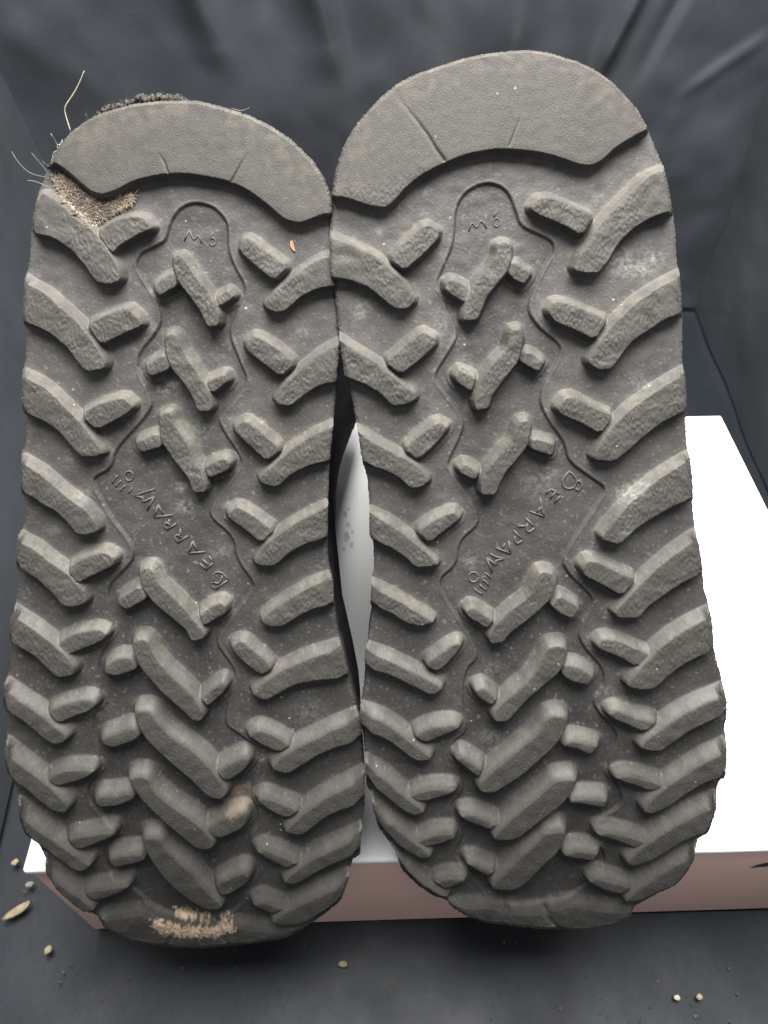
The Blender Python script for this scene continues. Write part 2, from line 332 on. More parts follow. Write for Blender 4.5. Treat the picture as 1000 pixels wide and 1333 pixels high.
LUG_L = '''52,249;75,260;100,285;122,300;140,325;155,350;156,365;142,371;125,367;110,345;95,327;70,310;40,302;30,270
125,302;150,286;175,280;190,285;199,298;180,305;155,320;146,330
25,362;37,370;57,380;82,402;107,425;125,450;137,472;135,481;112,484;100,470;87,452;67,435;47,425;22,416
112,422;140,409;165,400;180,412;185,424;157,436;132,449
22,486;55,502;75,520;100,545;117,565;134,590;125,595;105,595;92,580;75,560;55,547;22,534
105,540;125,527;160,517;175,530;160,542;125,560
20,598;50,615;75,637;100,657;110,662;125,682;127,692;112,697;100,695;87,680;72,665;57,658;42,647;20,640
15,700;45,715;62,730;85,745;107,767;112,785;100,790;82,790;70,775;52,757;35,746;12,734
87,740;112,725;135,719;150,727;147,737;120,750;100,760
5,795;37,815;65,835;87,855;97,870;95,880;75,884;62,872;45,855;27,844;5,832
75,837;100,824;127,820;140,826;132,835;105,846;85,854
-4,892;25,912;50,927;70,944;90,960;82,970;67,971;52,960;35,945;25,938;-4,918
60,927;85,916;115,910;127,917;117,927;95,935;75,944
-4,970;30,997;55,1015;80,1037;90,1050;87,1060;72,1060;57,1050;37,1032;22,1022;-2,1005
59,1014;80,1002;115,1001;125,1005;110,1016;72,1027
15,1052;50,1080;82,1102;110,1122;120,1127;112,1136;97,1136;75,1120;55,1105;32,1087;15,1070
85,1092;112,1087;147,1082;150,1090;125,1100;100,1110
50,1128;85,1155;107,1170;127,1185;112,1191;96,1184;70,1164;50,1145
107,1162;135,1157;165,1152;170,1157;150,1167;120,1176
315,312;325,309;345,325;375,347;357,365;337,350;312,327
345,395;360,377;382,360;405,342;440,326;445,368;410,377;390,387;380,397;370,405;360,407;347,402
320,445;332,436;360,452;384,474;365,490;345,475;320,455
357,520;370,500;395,477;420,457;455,440;450,494;415,502;395,515;377,529;362,527
306,555;320,547;340,562;366,585;347,600;330,585;306,562
337,622;360,602;382,582;410,565;445,551;440,600;405,605;380,617;360,635;340,629
297,667;310,660;330,672;356,691;340,707;320,690;297,674
330,732;345,710;370,690;400,672;440,655;440,700;400,707;377,720;357,737;340,737
340,810;350,797;380,777;407,762;445,750;447,788;410,792;390,802;367,816;352,817
302,840;317,835;335,852;357,870;340,881;320,865;302,847
327,902;345,887;370,871;407,855;460,841;470,884;420,886;385,892;360,906;345,914;330,907
323,957;336,948;355,956;382,971;363,982;341,971;325,962
352,997;371,980;404,964;436,948;485,930;485,963;441,974;414,985;393,999;374,1010;355,1005
336,1040;347,1037;366,1045;393,1056;374,1068;352,1057;336,1047
368,1083;393,1059;420,1040;447,1026;490,1006;490,1042;449,1055;425,1065;395,1090;377,1088
333,1110;344,1105;366,1113;390,1124;374,1133;350,1121
366,1148;393,1126;420,1111;447,1099;485,1084;480,1111;436,1126;409,1140;387,1153;374,1153
328,1178;341,1172;371,1184;355,1192;336,1184
350,1203;371,1186;398,1175;425,1161;465,1146;455,1176;420,1190;395,1205;371,1207
225,334;234,331;241,338;250,354;268,376;279,392;285,410;284,424;270,426;261,405;245,383;232,367;226,349
201,372;214,361;225,355;230,372;209,385;202,379
281,387;297,378;305,387;286,399
215,437;224,433;231,438;238,458;256,484;270,504;276,530;272,536;257,535;250,515;238,497;224,481;216,462
190,475;214,461;221,480;197,490;191,484
268,497;292,487;297,497;276,512
207,542;214,537;222,537;227,552;245,578;252,597;262,612;269,630;267,641;252,642;245,622;227,600;210,575
177,575;204,565;210,582;185,589;178,583
266,608;281,600;294,597;300,603;297,612;272,623
181,745;188,740;197,740;205,760;225,777;243,796;256,812;267,825;265,832;250,836;242,820;220,802;200,785;185,765
155,780;181,764;190,780;165,794;155,787
260,801;275,789;287,785;294,790;293,799;266,815
171,835;192,832;200,855;225,882;250,904;267,930;262,941;250,940;235,924;220,912;200,892;177,862
137,867;155,857;171,857;178,872;152,881;137,877
260,911;277,896;290,888;295,894;291,903;270,921
175,925;197,925;207,942;225,960;250,976;266,990;279,1005;297,1032;290,1043;271,1041;247,1016;215,990;187,962;176,940
131,960;150,955;174,945;185,962;147,976;132,970
280,1005;299,993;317,984;325,989;323,1001;294,1022
166,1012;192,1010;200,1030;225,1050;252,1067;265,1078;279,1097;278,1107;258,1109;242,1097;215,1074;185,1045;170,1025
124,1037;150,1035;171,1031;176,1042;150,1052;124,1052
266,1078;290,1066;314,1057;322,1063;320,1079;281,1096
184,1090;210,1090;217,1107;248,1134;274,1164;292,1180;285,1187;266,1186;236,1168;207,1139;190,1112
142,1117;165,1112;184,1110;189,1122;150,1132;142,1125
279,1152;301,1141;317,1134;326,1140;322,1154;288,1171'''
LUG_R = '''425,305;457,317;490,333;515,355;532,372;541,392;530,402;515,402;502,392;482,375;457,365;437,361;420,355
507,337;530,312;555,290;572,300;570,312;547,335;527,352
432,436;470,460;495,475;520,497;540,512;542,520;530,526;512,529;495,512;475,500;452,492;440,488
502,472;527,450;550,431;567,440;567,450;545,470;522,487
455,557;495,580;522,594;545,608;560,627;547,635;535,636;520,622;500,612;478,605;460,596
527,585;545,567;570,549;584,557;570,575;545,599
470,665;505,680;527,696;550,715;572,735;560,738;542,739;527,725;507,712;486,706;470,700
544,692;565,677;590,666;600,675;580,690;559,707
470,760;507,775;532,790;560,807;565,811;547,816;530,812;507,797;484,789;470,786
462,845;500,857;527,870;552,882;580,897;564,907;549,901;525,888;502,877;476,873;462,870
552,866;575,850;595,837;602,842;582,865;570,876
455,926;497,937;523,955;546,974;564,985;559,993;541,993;523,979;502,963;474,954;455,948
536,958;562,945;590,942;601,949;580,958;554,970
462,994;499,1010;523,1033;546,1049;555,1059;541,1065;523,1057;499,1036;478,1021;462,1012
531,1036;559,1026;588,1026;596,1031;570,1041;544,1046
475,1045;510,1072;536,1093;562,1111;562,1119;546,1120;520,1104;494,1082;475,1068
541,1096;567,1085;590,1085;593,1093;575,1100;554,1105
505,1112;541,1140;564,1156;588,1170;572,1171;546,1158;523,1137;505,1124
564,1149;585,1143;606,1143;606,1150;580,1160
845,227;880,215;885,272;850,282;825,297;805,317;793,338;780,355;765,356;747,352;755,332;765,320;775,300;805,265
690,272;702,257;715,255;745,267;774,281;757,307;732,292;707,282
880,362;900,352;905,402;867,415;845,430;822,445;810,462;797,480;780,482;765,472;777,450;800,420;830,392;855,375
714,407;722,392;742,395;770,407;792,416;774,442;750,430;725,420
905,480;905,530;867,547;842,565;820,585;800,601;772,599;780,580;800,552;822,532;852,510;880,493
725,532;737,517;750,517;772,530;799,541;782,565;755,550;732,540
915,592;915,645;875,660;850,675;827,690;807,710;781,702;800,677;825,650;855,625;890,603
930,693;930,742;892,757;865,775;842,792;832,805;805,805;800,797;830,765;855,740;880,720;905,703
757,740;765,730;780,732;805,745;829,754;810,776;785,762;762,750
945,797;945,842;900,860;875,877;855,897;840,900;822,897;815,892;835,870;860,842;892,820;920,806
777,840;785,832;805,835;827,845;847,852;830,869;805,855;780,845
960,900;960,927;921,942;895,955;874,971;861,981;832,977;835,968;861,948;890,929;921,914
791,929;804,924;830,935;859,941;840,955;817,945;796,936
960,972;960,1009;921,1020;898,1033;877,1049;853,1062;835,1059;846,1041;872,1020;903,1000;924,987
800,1013;814,1007;840,1014;866,1022;850,1033;825,1024;804,1016
945,1046;940,1084;921,1086;898,1093;872,1109;846,1124;825,1131;812,1124;835,1104;861,1085;892,1067;918,1055
775,1085;794,1083;817,1088;842,1096;827,1106;804,1097;781,1091
915,1110;910,1140;879,1155;856,1165;830,1177;809,1176;830,1158;856,1140;882,1124
765,1148;775,1143;799,1148;825,1156;812,1167;788,1161;768,1152
648,318;656,314;665,318;666,338;660,354;644,374;634,386;626,406;621,417;603,418;603,410;608,390;618,370;636,348;646,332
580,368;588,363;610,374;605,393;592,386;580,378
667,341;674,342;692,356;682,370;670,364;663,356
665,430;677,427;681,440;680,450;675,470;660,490;650,502;640,517;636,532;620,535;617,520;627,492;645,470;660,455
592,490;600,481;620,492;613,510;595,497
684,459;691,459;709,471;701,484;688,477;680,472
675,550;687,547;691,560;686,582;672,600;659,614;650,632;645,645;627,645;626,627;636,607;652,590;667,572
597,610;605,604;624,615;618,625;600,616
694,571;722,577;719,594;692,585
702,747;710,745;719,748;725,760;717,780;700,797;680,813;665,824;655,837;640,839;636,830;647,812;665,795;690,777
607,797;615,791;643,808;634,818;612,805
726,779;731,777;755,792;746,806;729,799;718,789
712,845;720,842;737,842;739,855;730,875;705,897;689,910;672,929;661,942;642,941;642,929;655,914;679,895;697,877
618,899;629,895;648,911;640,920;622,908
737,866;755,870;774,882;765,893;744,888;733,880
713,932;739,932;738,950;726,971;700,994;682,1011;655,1028;640,1036;622,1031;623,1020;642,1002;674,976;700,955
592,989;601,983;629,1001;624,1014;606,1001
737,966;746,963;781,971;770,984;749,976;732,972
723,1015;752,1013;749,1028;734,1049;706,1070;690,1083;671,1096;642,1096;642,1088;658,1072;684,1049;710,1028
597,1062;616,1059;649,1074;639,1082;606,1070
743,1041;758,1039;791,1041;788,1054;761,1049;742,1047
710,1085;736,1080;736,1096;726,1114;703,1134;684,1154;666,1162;640,1160;640,1152;658,1135;684,1109;703,1092
606,1124;619,1124;645,1136;637,1143;614,1132
734,1111;752,1106;781,1111;773,1123;749,1119;734,1117'''
CH_L = P('''203,320 216,313 221,291 232,273 246,265 261,264 279,270 291,282 297,293 297,324 304,345 320,372 318,388 309,408 297,432 312,470 325,500 287,542 285,552 315,597 314,607 275,657 272,672 305,700 307,727 332,760 327,770 285,825 282,840 307,872 305,890 290,942 312,956 339,975 339,988 325,1030 341,1067 323,1091 341,1129 323,1156 310,1185 260,1197 205,1185 170,1152 140,1135 132,1105 160,1080 125,1057 110,1030 135,995 117,942 135,910 125,862 150,820 142,785 140,762 172,732 175,715 160,692 147,677 125,637 120,622 145,610 150,585 192,540 200,522 172,470 210,425 209,403 200,385 187,363 176,345 183,329''')
CH_R = P('''591,316 593,270 606,250 624,240 638,238 654,243 664,254 672,276 678,294 700,304 720,314 722,328 712,342 700,366 685,402 702,427 732,450 727,467 700,515 712,545 735,575 740,600 767,620 790,635 780,652 730,727 740,747 770,775 772,785 752,825 760,842 787,872 786,896 768,914 801,950 804,963 788,997 812,1036 804,1054 762,1072 791,1114 780,1140 745,1165 690,1176 640,1172 609,1130 588,1111 606,1085 583,1052 601,1033 603,1018 583,971 611,950 601,924 605,872 625,855 615,832 580,780 570,755 595,735 597,705 625,682 620,660 582,607 585,597 605,557 600,537 567,497 567,485 587,455 597,435 585,407 567,372 575,352''')
BUMP_L = ['128,1199;156,1193;186,1189;202,1199;227,1210;211,1240;165,1240;120,1215', '231,1209;255,1212;280,1212;301,1236;260,1245;215,1240', '284,1210;304,1206;337,1212;380,1212;405,1206;390,1235;305,1242']
BUMP_R = ['586,1180;616,1182;637,1179;658,1187;654,1215;600,1205;580,1190', '662,1187;685,1190;704,1188;731,1218;690,1220;658,1215', '709,1187;747,1178;778,1184;825,1188;830,1210;780,1222;737,1220']
GROOVE_L = [('213,206;219,216;223,229', 1.6, 2.0), ('326,204;315,222;305,240', 1.6, 1.9)]
GROOVE_R = [('521,136;540,160;556,181;566,198;577,213', 2.4, 2.3), ('676,154;669,172;661,194', 1.4, 1.3)]
HL = 15.5
def make_sole(surf, outline, heel, lugs, channel, bumps, grooves, parent, seed, torn=None, chips=None, whites=(), dustk=1.0):
    ch = chaikin(outline, 0.12, 1)
    x0, x1 = int(outline[:, 0].min()) - 4, int(outline[:, 0].max()) + 5
    y0, y1 = int(outline[:, 1].min()) - 4, int(outline[:, 1].max()) + 5
    X, Y = np.meshgrid(np.arange(x0, x1, 1.0), np.arange(y0, y1, 1.0)); sh = X.shape
    sd, _ = sdf(ch, X, Y)
    sd = sd + 0.35 * lownoise(sh, 2.2, seed + 40)
    h = np.zeros(sh); top = np.zeros(sh); lab = np.zeros(sh, int); wallup = np.zeros(sh)
    halo = np.zeros(sh); tcol = np.zeros(sh); gin = np.zeros(sh)
    cds, _ = sdf(chaikin(channel, 0.22, 2), X, Y)
    base = -3.6 * sstep(1.4, -2.2, cds) + 0.45 * np.exp(-((cds - 2.6) / 1.6) ** 2)
    rib = np.zeros(sh)
    def blur(a, w):
        fy = np.fft.fftfreq(sh[0])[:, None]; fx = np.fft.rfftfreq(sh[1])[None, :]
        return np.fft.irfft2(np.fft.rfft2(a) * np.exp(-(fx * fx + fy * fy) * w * w * 20), s=sh)
    def add(poly, Hh, k, rnd=0.2, cut=1):
        nonlocal h
        p = surf.base_of(chaikin(poly, rnd, cut), Hh * PX)
        area_s = 0.5 * abs(np.sum(p[:, 0] * np.roll(p[:, 1], -1) - p[:, 1] * np.roll(p[:, 0], -1)))
        a0 = max(int(p[:, 0].min()) - 26 - x0, 0); a1 = min(int(p[:, 0].max()) + 26 - x0, sh[1])
        b0 = max(int(p[:, 1].min()) - 26 - y0, 0); b1 = min(int(p[:, 1].max()) + 26 - y0, sh[0])
        sl = (slice(b0, b1), slice(a0, a1))
        s, gy = sdf(p, X[sl], Y[sl])
        s = s + 0.13 * WOB[sl] * (1 - 0.7 * sstep(750, 950, Y[sl]))
        up = sstep(0.15, -0.7, gy)
        toef = sstep(800, 1000, Y[sl]); s2, _ = sdf(p + np.array([0, -3.3 - 1.4 * (p[:, 1].mean() > 850)]), X[sl], Y[sl]); s2 = s2 - 6.3 - 1.0 * toef; e0 = 0.4 + 1.3 * toef; e0 = e0 + 1.4 * (k == 1); w = 3.2 + 6.4 * up
        t = np.where(s2 >= 0, 1.0, np.clip((s + e0) / np.maximum(s + e0 - s2, 0.3), 0, 1)); t = np.where(s < -e0, 0.0, t)
        g = 0.65 * (1 - t) + 0.35 * 0.5 * (1 + np.cos(np.pi * t))
        dome = 0.3 * sstep(0, -10, s)
        hh = Hh * g - (0.25 + 0.85 * toef) * g * (1 - sstep(0.0, -3.5, s)) + dome
        hh = hh + (2.2 + 0.9 * toef) * np.exp(-np.clip(s, 0, 99) / (4.6 + 1.6 * toef)) * (1 - g)
        if k > 1: hh = hh + 0.9 * sstep(10.5, 8.8, s) * (1 - g) * (area_s < 1200)
        cur = h[sl]; mn = np.minimum(hh, cur); mx = np.maximum(hh, cur); fil = np.clip(1 - (mx - mn) / 5.0, 0, 1) ** 2 * 1.6 * sstep(1.5, 6, mn) * sstep(15, 9, mx); h[sl] = mx + fil
        lb = lab[sl]; lm = (s < w + 2.0) & ((s < TS[sl]))
        lb[lm] = k; lab[sl] = lb; TS[sl] = np.minimum(TS[sl], s)
        tp = top[sl]; tp[:] = np.maximum(tp, sstep(1.0, -2.0, s)); top[sl] = tp; gi = gin[sl]; gi[:] = np.maximum(gi, sstep(0.2, -3.0, s)); gin[sl] = gi; tc = tcol[sl]; tc[:] = np.maximum(tc, 0.35 * sstep(9, 2, s) + 0.65 * sstep(0.05, 0.95, g)); tcol[sl] = tc
        wu = wallup[sl]; wu[:] = np.maximum(wu, (0.35 + 0.65 * up) * sstep(0.75, 0.2, gy) * sstep(-2.0, 2.0, s) * sstep(w + 7, w * 0.6, s)); wallup[sl] = wu
        hl = halo[sl]; hl[:] = np.maximum(hl, sstep(14, 3, s) * sstep(-1, 2, s)); halo[sl] = hl
    WOB = fftnoise(sh, 9, 0.6, seed + 3); TS = np.full(sh, 1e9)
    polys = [P(l) for l in lugs.strip().split('\n')]
    add(heel, HL, 1, 0.18, 2)
    for k, p in enumerate(polys):
        area_ = 0.5 * abs(np.sum(p[:, 0] * np.roll(p[:, 1], -1) - p[:, 1] * np.roll(p[:, 0], -1)))
        cy = p[:, 1].mean()
        Hh = 16.5 if area_ > 1200 else 14.0
        if cy < 1000: Hh += 0.5
        add(p, Hh + random.uniform(-0.6, 0.6), 2 + k, (0.16 if cy < 850 else 0.22) if area_ > 700 else 0.13, 1 if cy < 850 else 2)
    nb = 2 + len(polys)
    for k, s in enumerate(bumps): add(P(s), 9.0, nb + k, 0.2, 1)
    h = base * np.clip(1 - h / 12.0, 0, 1) + h
    # surface relief: leathery grain on the lugs, fine unevenness between them
    gr = fftnoise(sh, 7.4, 0.33, seed + 1, (1.35, 0.8)); gr2 = fftnoise(sh, 3.6, 0.4, seed + 2)
    webs = 0.55 * np.tanh(gr * 1.1) - 0.35 * np.exp(-((gr + 0.5) / 0.4) ** 2)
    toe = sstep(820, 1000, Y); heelf = sstep(0.5, 1, (lab == 1) * 1.0)
    patch = sstep(-0.5, 0.9, lownoise(sh, 14, seed + 5))
    edgewear = sstep(70, 15, -sd) * sstep(520, 300, Y)
    ga = (0.50 - 0.30 * toe) * (1 - 0.88 * heelf) * (1 - 0.75 * edgewear) * (0.55 + 0.45 * patch)
    if torn is None: ga = ga + heelf * 0.26 * sstep(36, 8, np.abs(Y - (228 + np.abs(X - 660) * 0.22))) 
    h = h + gin * ga * webs * 1.05 + top * (0.06 + 0.07 * toe) * gr2 * sstep(0.6, 1.0, top)
    h = h + (1 - top) * 0.06 * fftnoise(sh, 8, 0.6, seed + 6) + 0.25 * lownoise(sh, 16, seed + 7) * (1 - 0.8 * heelf)
    h = h + top * (0.22 - 0.16 * heelf) * lownoise(sh, 12, seed + 8)
    tan = 0.07 * top * (lab == 1) * sstep(60, 10, -sd) * sstep(-0.6, 1.2, lownoise(sh, 12, seed + 31))
    for g, wd_, dp in grooves:
        gl = P(g); s, _ = sdf(gl, X, Y, closed=False)
        h = h - dp * np.exp(-(s / wd_) ** 2) * (0.12 + 0.88 * sstep(gl[0][1] - 2, gl[-1][1], Y))
    # rounded outer rim
    e = np.clip(1 + sd / 5.0, 0, 1); h = h - 2.6 * e * e * np.where(Y < 260, 1.8, 1.0)
    white = np.zeros(sh)
    for wx, wy, wr, wa in whites:
        white = np.maximum(white, wa * np.exp(-(((X - wx) / wr) ** 2 + ((Y - wy) / (wr * 0.8)) ** 2)))
    wn = fftnoise(sh, 16, 0.8, seed + 51); white = np.maximum(white, 0.42 * sstep(0.9, 2.6, wn) * (1 - tcol) * (1 - 0.5 * sstep(900, 1150, Y)))
    if torn is not None:
        ts, _ = sdf(chaikin(torn, 0.2, 1), X, Y); ts = ts + 2.0 * lownoise(sh, 3, seed + 9)
        tm = sstep(2.0, -2.0, ts) * (lab != 1)
        rough = fftnoise(sh, 4.0, 0.7, seed + 10)
        h = h * (1 - tm) + tm * (np.minimum(h, 8) * 0.35 + 3.4 + 1.1 * rough)
        tan = np.maximum(tan, tm * np.clip(0.40 + 0.12 * rough + 0.45 * sstep(140, 172, X) + 0.25 * sstep(92, 74, X), 0, 1))
    if chips is not None:
        for cp, lv in chips:
            ts, _ = sdf(cp, X, Y); ts = ts + 0.9 * lownoise(sh, 2.0, seed + 12) + 1.7 * lownoise(sh, 4, seed + 13)
            tm = sstep(2.6, -2.2, ts)
            h = h - tm * (0.8 + 0.25 * fftnoise(sh, 5.5, 0.6, seed + 14)) * min(lv, 1)
            tan = np.maximum(tan, tm * lv)
    wallup = np.clip(blur(wallup, 2.2) * 1.15, 0, 1); halo = blur(halo, 1.5)
    dn = sstep(-1.0, 1.2, lownoise(sh, 20, seed + 20))
    yf_ = 1.0 - 0.6 * sstep(750, 1100, Y)
    dust = dustk * yf_ * (wallup * (0.42 + 0.34 * dn) + (0.14 + 0.22 * dn) * halo * sstep(1100, 500, Y) + 0.08 * dn * sstep(950, 250, Y)) * (1 - top * 0.6)
    dust = np.clip(dust + 0.10 * top * sstep(600, 250, Y), 0, 1)
    # keep the sheet inside the outline and pull its last row onto it
    gyy, gxx = np.gradient(sd); gn = np.hypot(gxx, gyy) + 1e-6
    out = sd > 0
    Xs = X - np.where(out, sd * gxx / gn, 0); Ys = Y - np.where(out, sd * gyy / gn, 0)
    we = sstep(-16, 0, sd)[..., None]; q0 = np.stack([Xs, Ys], -1); pj = surf.project(Xs, Ys, h * PX)
    q1 = q0 - (pj - q0) * we
    pj = surf.project(q1[..., 0], q1[..., 1], h * PX); q1 = q1 - (pj - q0) * we * (sd > -1)[..., None]
    Xs, Ys = q1[..., 0], q1[..., 1]
    pos = surf.pos(Xs, Ys, h * PX)
    keep = sd < 1.0
    fk = keep[:-1, :-1] & keep[:-1, 1:] & keep[1:, 1:] & keep[1:, :-1]
    dx = np.gradient(pos, axis=1); dy = np.gradient(pos, axis=0)
    nr = np.cross(dy, dx); nr /= np.linalg.norm(nr, axis=-1, keepdims=True) + 1e-12
    idx = np.arange(sh[0] * sh[1]).reshape(sh)
    Fq = np.stack([idx[:-1, :-1], idx[1:, :-1], idx[1:, 1:], idx[:-1, 1:]], -1)
    fl = lab[:-1, :-1]
    pos2, nr2 = pos.reshape(-1, 3), nr.reshape(-1, 3)
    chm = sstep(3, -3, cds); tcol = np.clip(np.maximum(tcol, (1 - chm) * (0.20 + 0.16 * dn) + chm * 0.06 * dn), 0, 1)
    pale = (sstep(1080, 180, Y) ** 1.3) * (1.0 - 0.55 * chm) * (0.7 + 0.3 * dn)
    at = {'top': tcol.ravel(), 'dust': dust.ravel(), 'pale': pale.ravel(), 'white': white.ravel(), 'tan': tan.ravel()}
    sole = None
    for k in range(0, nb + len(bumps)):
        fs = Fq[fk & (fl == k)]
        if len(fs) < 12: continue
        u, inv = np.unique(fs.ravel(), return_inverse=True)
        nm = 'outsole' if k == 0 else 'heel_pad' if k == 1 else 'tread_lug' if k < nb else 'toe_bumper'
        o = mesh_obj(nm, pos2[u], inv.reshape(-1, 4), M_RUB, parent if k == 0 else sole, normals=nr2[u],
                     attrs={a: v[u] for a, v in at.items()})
        if k == 0: sole = o
    # rim below the tread, following the outline
    rim = chaikin(ch, 0.25, 2)
    ix = np.clip((rim[:, 0] - x0), 1, sh[1] - 2); iy = np.clip((rim[:, 1] - y0), 1, sh[0] - 2)
    c = outline.mean(0); 
    inn = rim + (c - rim) / np.linalg.norm(c - rim, axis=1, keepdims=True) * 1.5
    hi = h[np.clip((inn[:, 1] - y0).astype(int), 0, sh[0] - 1), np.clip((inn[:, 0] - x0).astype(int), 0, sh[1] - 1)]
    inn = inn * 2 - surf.project(inn[:, 0], inn[:, 1], hi * PX)
    rings = [surf.pos(inn[:, 0], inn[:, 1], (hi - 0.9) * PX)]
    for k, (dep, ins) in enumerate(((-4, 0.5), (-18, 1.5), (-38, 3), (-44, 7))):
        q = rim + (c - rim) / np.linalg.norm(c - rim, axis=1, keepdims=True) * ins
        rings.append(surf.pos(q[:, 0], q[:, 1], dep * PX))
    n = len(rim); V = np.vstack(rings); fa = []
    for r in range(len(rings) - 1):
        a = np.arange(n) + r * n; b = (np.arange(n) + 1) % n + r * n
        fa.append(np.stack([a, b, b + n, a + n], 1))
    z = np.zeros(len(V))
    mesh_obj('sole_edge', V, np.vstack(fa), M_RUB, parent, attrs={'pale': z, 'top': z, 'dust': z + 0.1, 'white': z, 'tan': z})
    # boot upper: toe box, instep and shaft behind the sole
    secs = [(44, 1.0, 0.975), (70, 1.0, 0.985), (110, 0.985, 0.97), (160, 0.95, 0.93), (205, 0.88, 0.86), (240, 0.76, 0.81), (280, 0.70, 0.785),
            (340, 0.62, 0.78), (440, 0.56, 0.79), (580, 0.54, 0.80), (740, 0.50, 0.85), (790, 0.50, 0.855)]
    hy = outline[:, 1].min() + 12; rs = []
    up = chaikin(outline, 0.25, 2)[::3]
    tc = np.interp(666, surf.ys, surf.th)
    for dep, ky, kx in secs:
        cxs = np.interp(up[:, 1], [100, 600, 1200], [np.mean(outline[(outline[:, 1] < 400), 0]), c[0], c[0]])
        q = np.stack([cxs + (up[:, 0] - cxs) * kx, hy + 6 + (up[:, 1] - hy) * ky * 0.975], 1)
        p0 = surf.pos(q[:, 0], q[:, 1], 0.0)
        nn = surf.pos(np.array([500.]), np.array([500.]), 1.0)[0] - surf.pos(np.array([500.]), np.array([500.]), 0.0)[0]
        rs.append(p0 - nn * dep * PX)
    rs.append(rs[-1] * 0.94 + rs[-1].mean(0) * 0.06 + 0.0)
    n = len(up); V = np.vstack(rs); fa = []
    for r in range(len(rs) - 1):
        a = np.arange(n) + r * n; b = (np.arange(n) + 1) % n + r * n
        fa.append(np.stack([a, b, b + n, a + n], 1))
    mesh_obj('suede_upper', V, np.vstack(fa), M_SUEDE, parent)
    return sole, (X, Y, h, x0, y0)
def hgt(info, x, y):
    X, Y, h, x0, y0 = info
    ix = int(min(max(x - x0, 0), h.shape[1] - 1)); iy = int(min(max(y - y0, 0), h.shape[0] - 1)); return h[iy, ix]
def tube_mesh(paths, radius, sides=6, taper=True):
    V, Fc = [], []
    for pts in paths:
        pts = np.array(pts, float); n = len(pts); b0 = len(V); r = radius if np.isscalar(radius) else radius[0]
        for i in range(n):
            t = pts[min(i + 1, n - 1)] - pts[max(i - 1, 0)]; t /= np.linalg.norm(t) + 1e-12
            a = np.cross(t, (0.31, 0.52, 0.79)); a /= np.linalg.norm(a); b = np.cross(t, a)
            rr = r * (0.35 if taper and i in (0, n - 1) else 1.0)
            for k in range(sides):
                g = 2 * math.pi * k / sides; V.append(pts[i] + rr * (math.cos(g) * a + math.sin(g) * b))
        for i in range(n - 1):
            for k in range(sides):
                k2 = (k + 1) % sides; Fc.append([b0 + i * sides + k, b0 + i * sides + k2, b0 + (i + 1) * sides + k2, b0 + (i + 1) * sides + k])
        Fc.append([b0 + k for k in range(sides)][::-1]); Fc.append([b0 + (n - 1) * sides + k for k in range(sides)])
    return V, Fc
def smooth_path(p, n=2, closed=False): return chaikin(np.array(p, float), 0.25, n, closed)
def letters(name, surf, info, strokes, rad, lift, mat, parent):
    """one raised mark: list of pixel polylines laid on the sole"""
    paths = []
    for s in strokes:
        s = smooth_path(s, 2)
        paths.append([surf.pos(np.array(q[0]), np.array(q[1]), (hgt(info, q[0], q[1]) + lift) * PX) for q in s])
    V, Fc = tube_mesh(paths, rad * PX, 6, False)
    return mesh_obj(name, np.array(V), Fc, mat, parent)
def circ(cx, cy, rx, ry, n=12): return [(cx + rx * math.cos(6.2832 * k / n), cy + ry * math.sin(6.2832 * k / n)) for k in range(n + 1)]
MARKS_R = [
 [[(742,614),(733,624),(733,633),(739,637),(748,636),(752,628),(750,621),(742,614)], [(751,628),(756,626),(759,632),(754,640),(750,636)]],
 [[(718,637),(731,645)], [(718,637),(711,643)], [(724,641),(717,649)], [(731,645),(723,655)]],
 [[(704,649),(706,662),(709,673)], [(690,666),(709,673)], [(699,668),(706,660)]],
 [[(685,675),(697,687)], [(697,687),(690,694),(685,690),(688,682)], [(686,685),(675,686)]],
 [[(669,691),(681,703)], [(681,703),(675,709),(670,705),(671,699)]],
 [[(646,714),(665,721)], [(663,705),(665,721)], [(654,716),(658,708)]],
 [[(638,721),(646,726),(657,728)], [(657,728),(644,731),(648,737),(634,727)], [(634,727),(641,745)]],
]
PAW_R = [circ(617, 752, 6.5, 6.5), [(631,747),(635,748),(639,753)], [(629,756),(633,758),(637,763)], [(625,762),(629,766),(634,769)], [(618,767),(623,772),(629,774)]]
MARKS_L = [
 [[(296,756),(290,747),(281,745),(276,750),(278,759)], [(296,756),(280,768)], [(280,768),(274,763),(276,758),(283,761),(287,757),(289,750)]],
 [[(268,742),(277,733)], [(268,742),(259,734)], [(273,738),(263,729)], [(277,733),(271,724)]],
 [[(245,721),(267,719)], [(245,721),(250,705)], [(250,705),(256,718)]],
 [[(231,707),(244,698)], [(231,707),(226,700),(231,696),(237,702)], [(234,700),(234,689)]],
 [[(217,690),(229,682)], [(217,690),(212,685),(216,680),(222,686)]],
 [[(200,674),(224,671)], [(200,674),(205,658)], [(205,658),(211,670)]],
 [[(201,637),(188,641),(174,646)], [(174,646),(186,648),(184,655),(200,647)], [(200,647),(191,664)]],
]
PAW_L = [circ(167, 620, 5.5, 6.5), [(152,619),(148,624),(145,629)], [(157,626),(152,630),(150,634)], [(163,632),(158,636),(156,639)], [(171,635),(169,640),(166,641)]]
SIZE_R = [[[(611,300),(615,287),(621,298),(627,284),(634,296)]], [[(647,274),(644,282)], circ(647, 289, 4.6, 5.6)]]
SIZE_L = [[[(239,313),(246,298)], [(246,298),(251,314),(257,304),(262,316)]], [[(277,301),(272,311)], circ(276, 314, 4.2, 5.0)]]

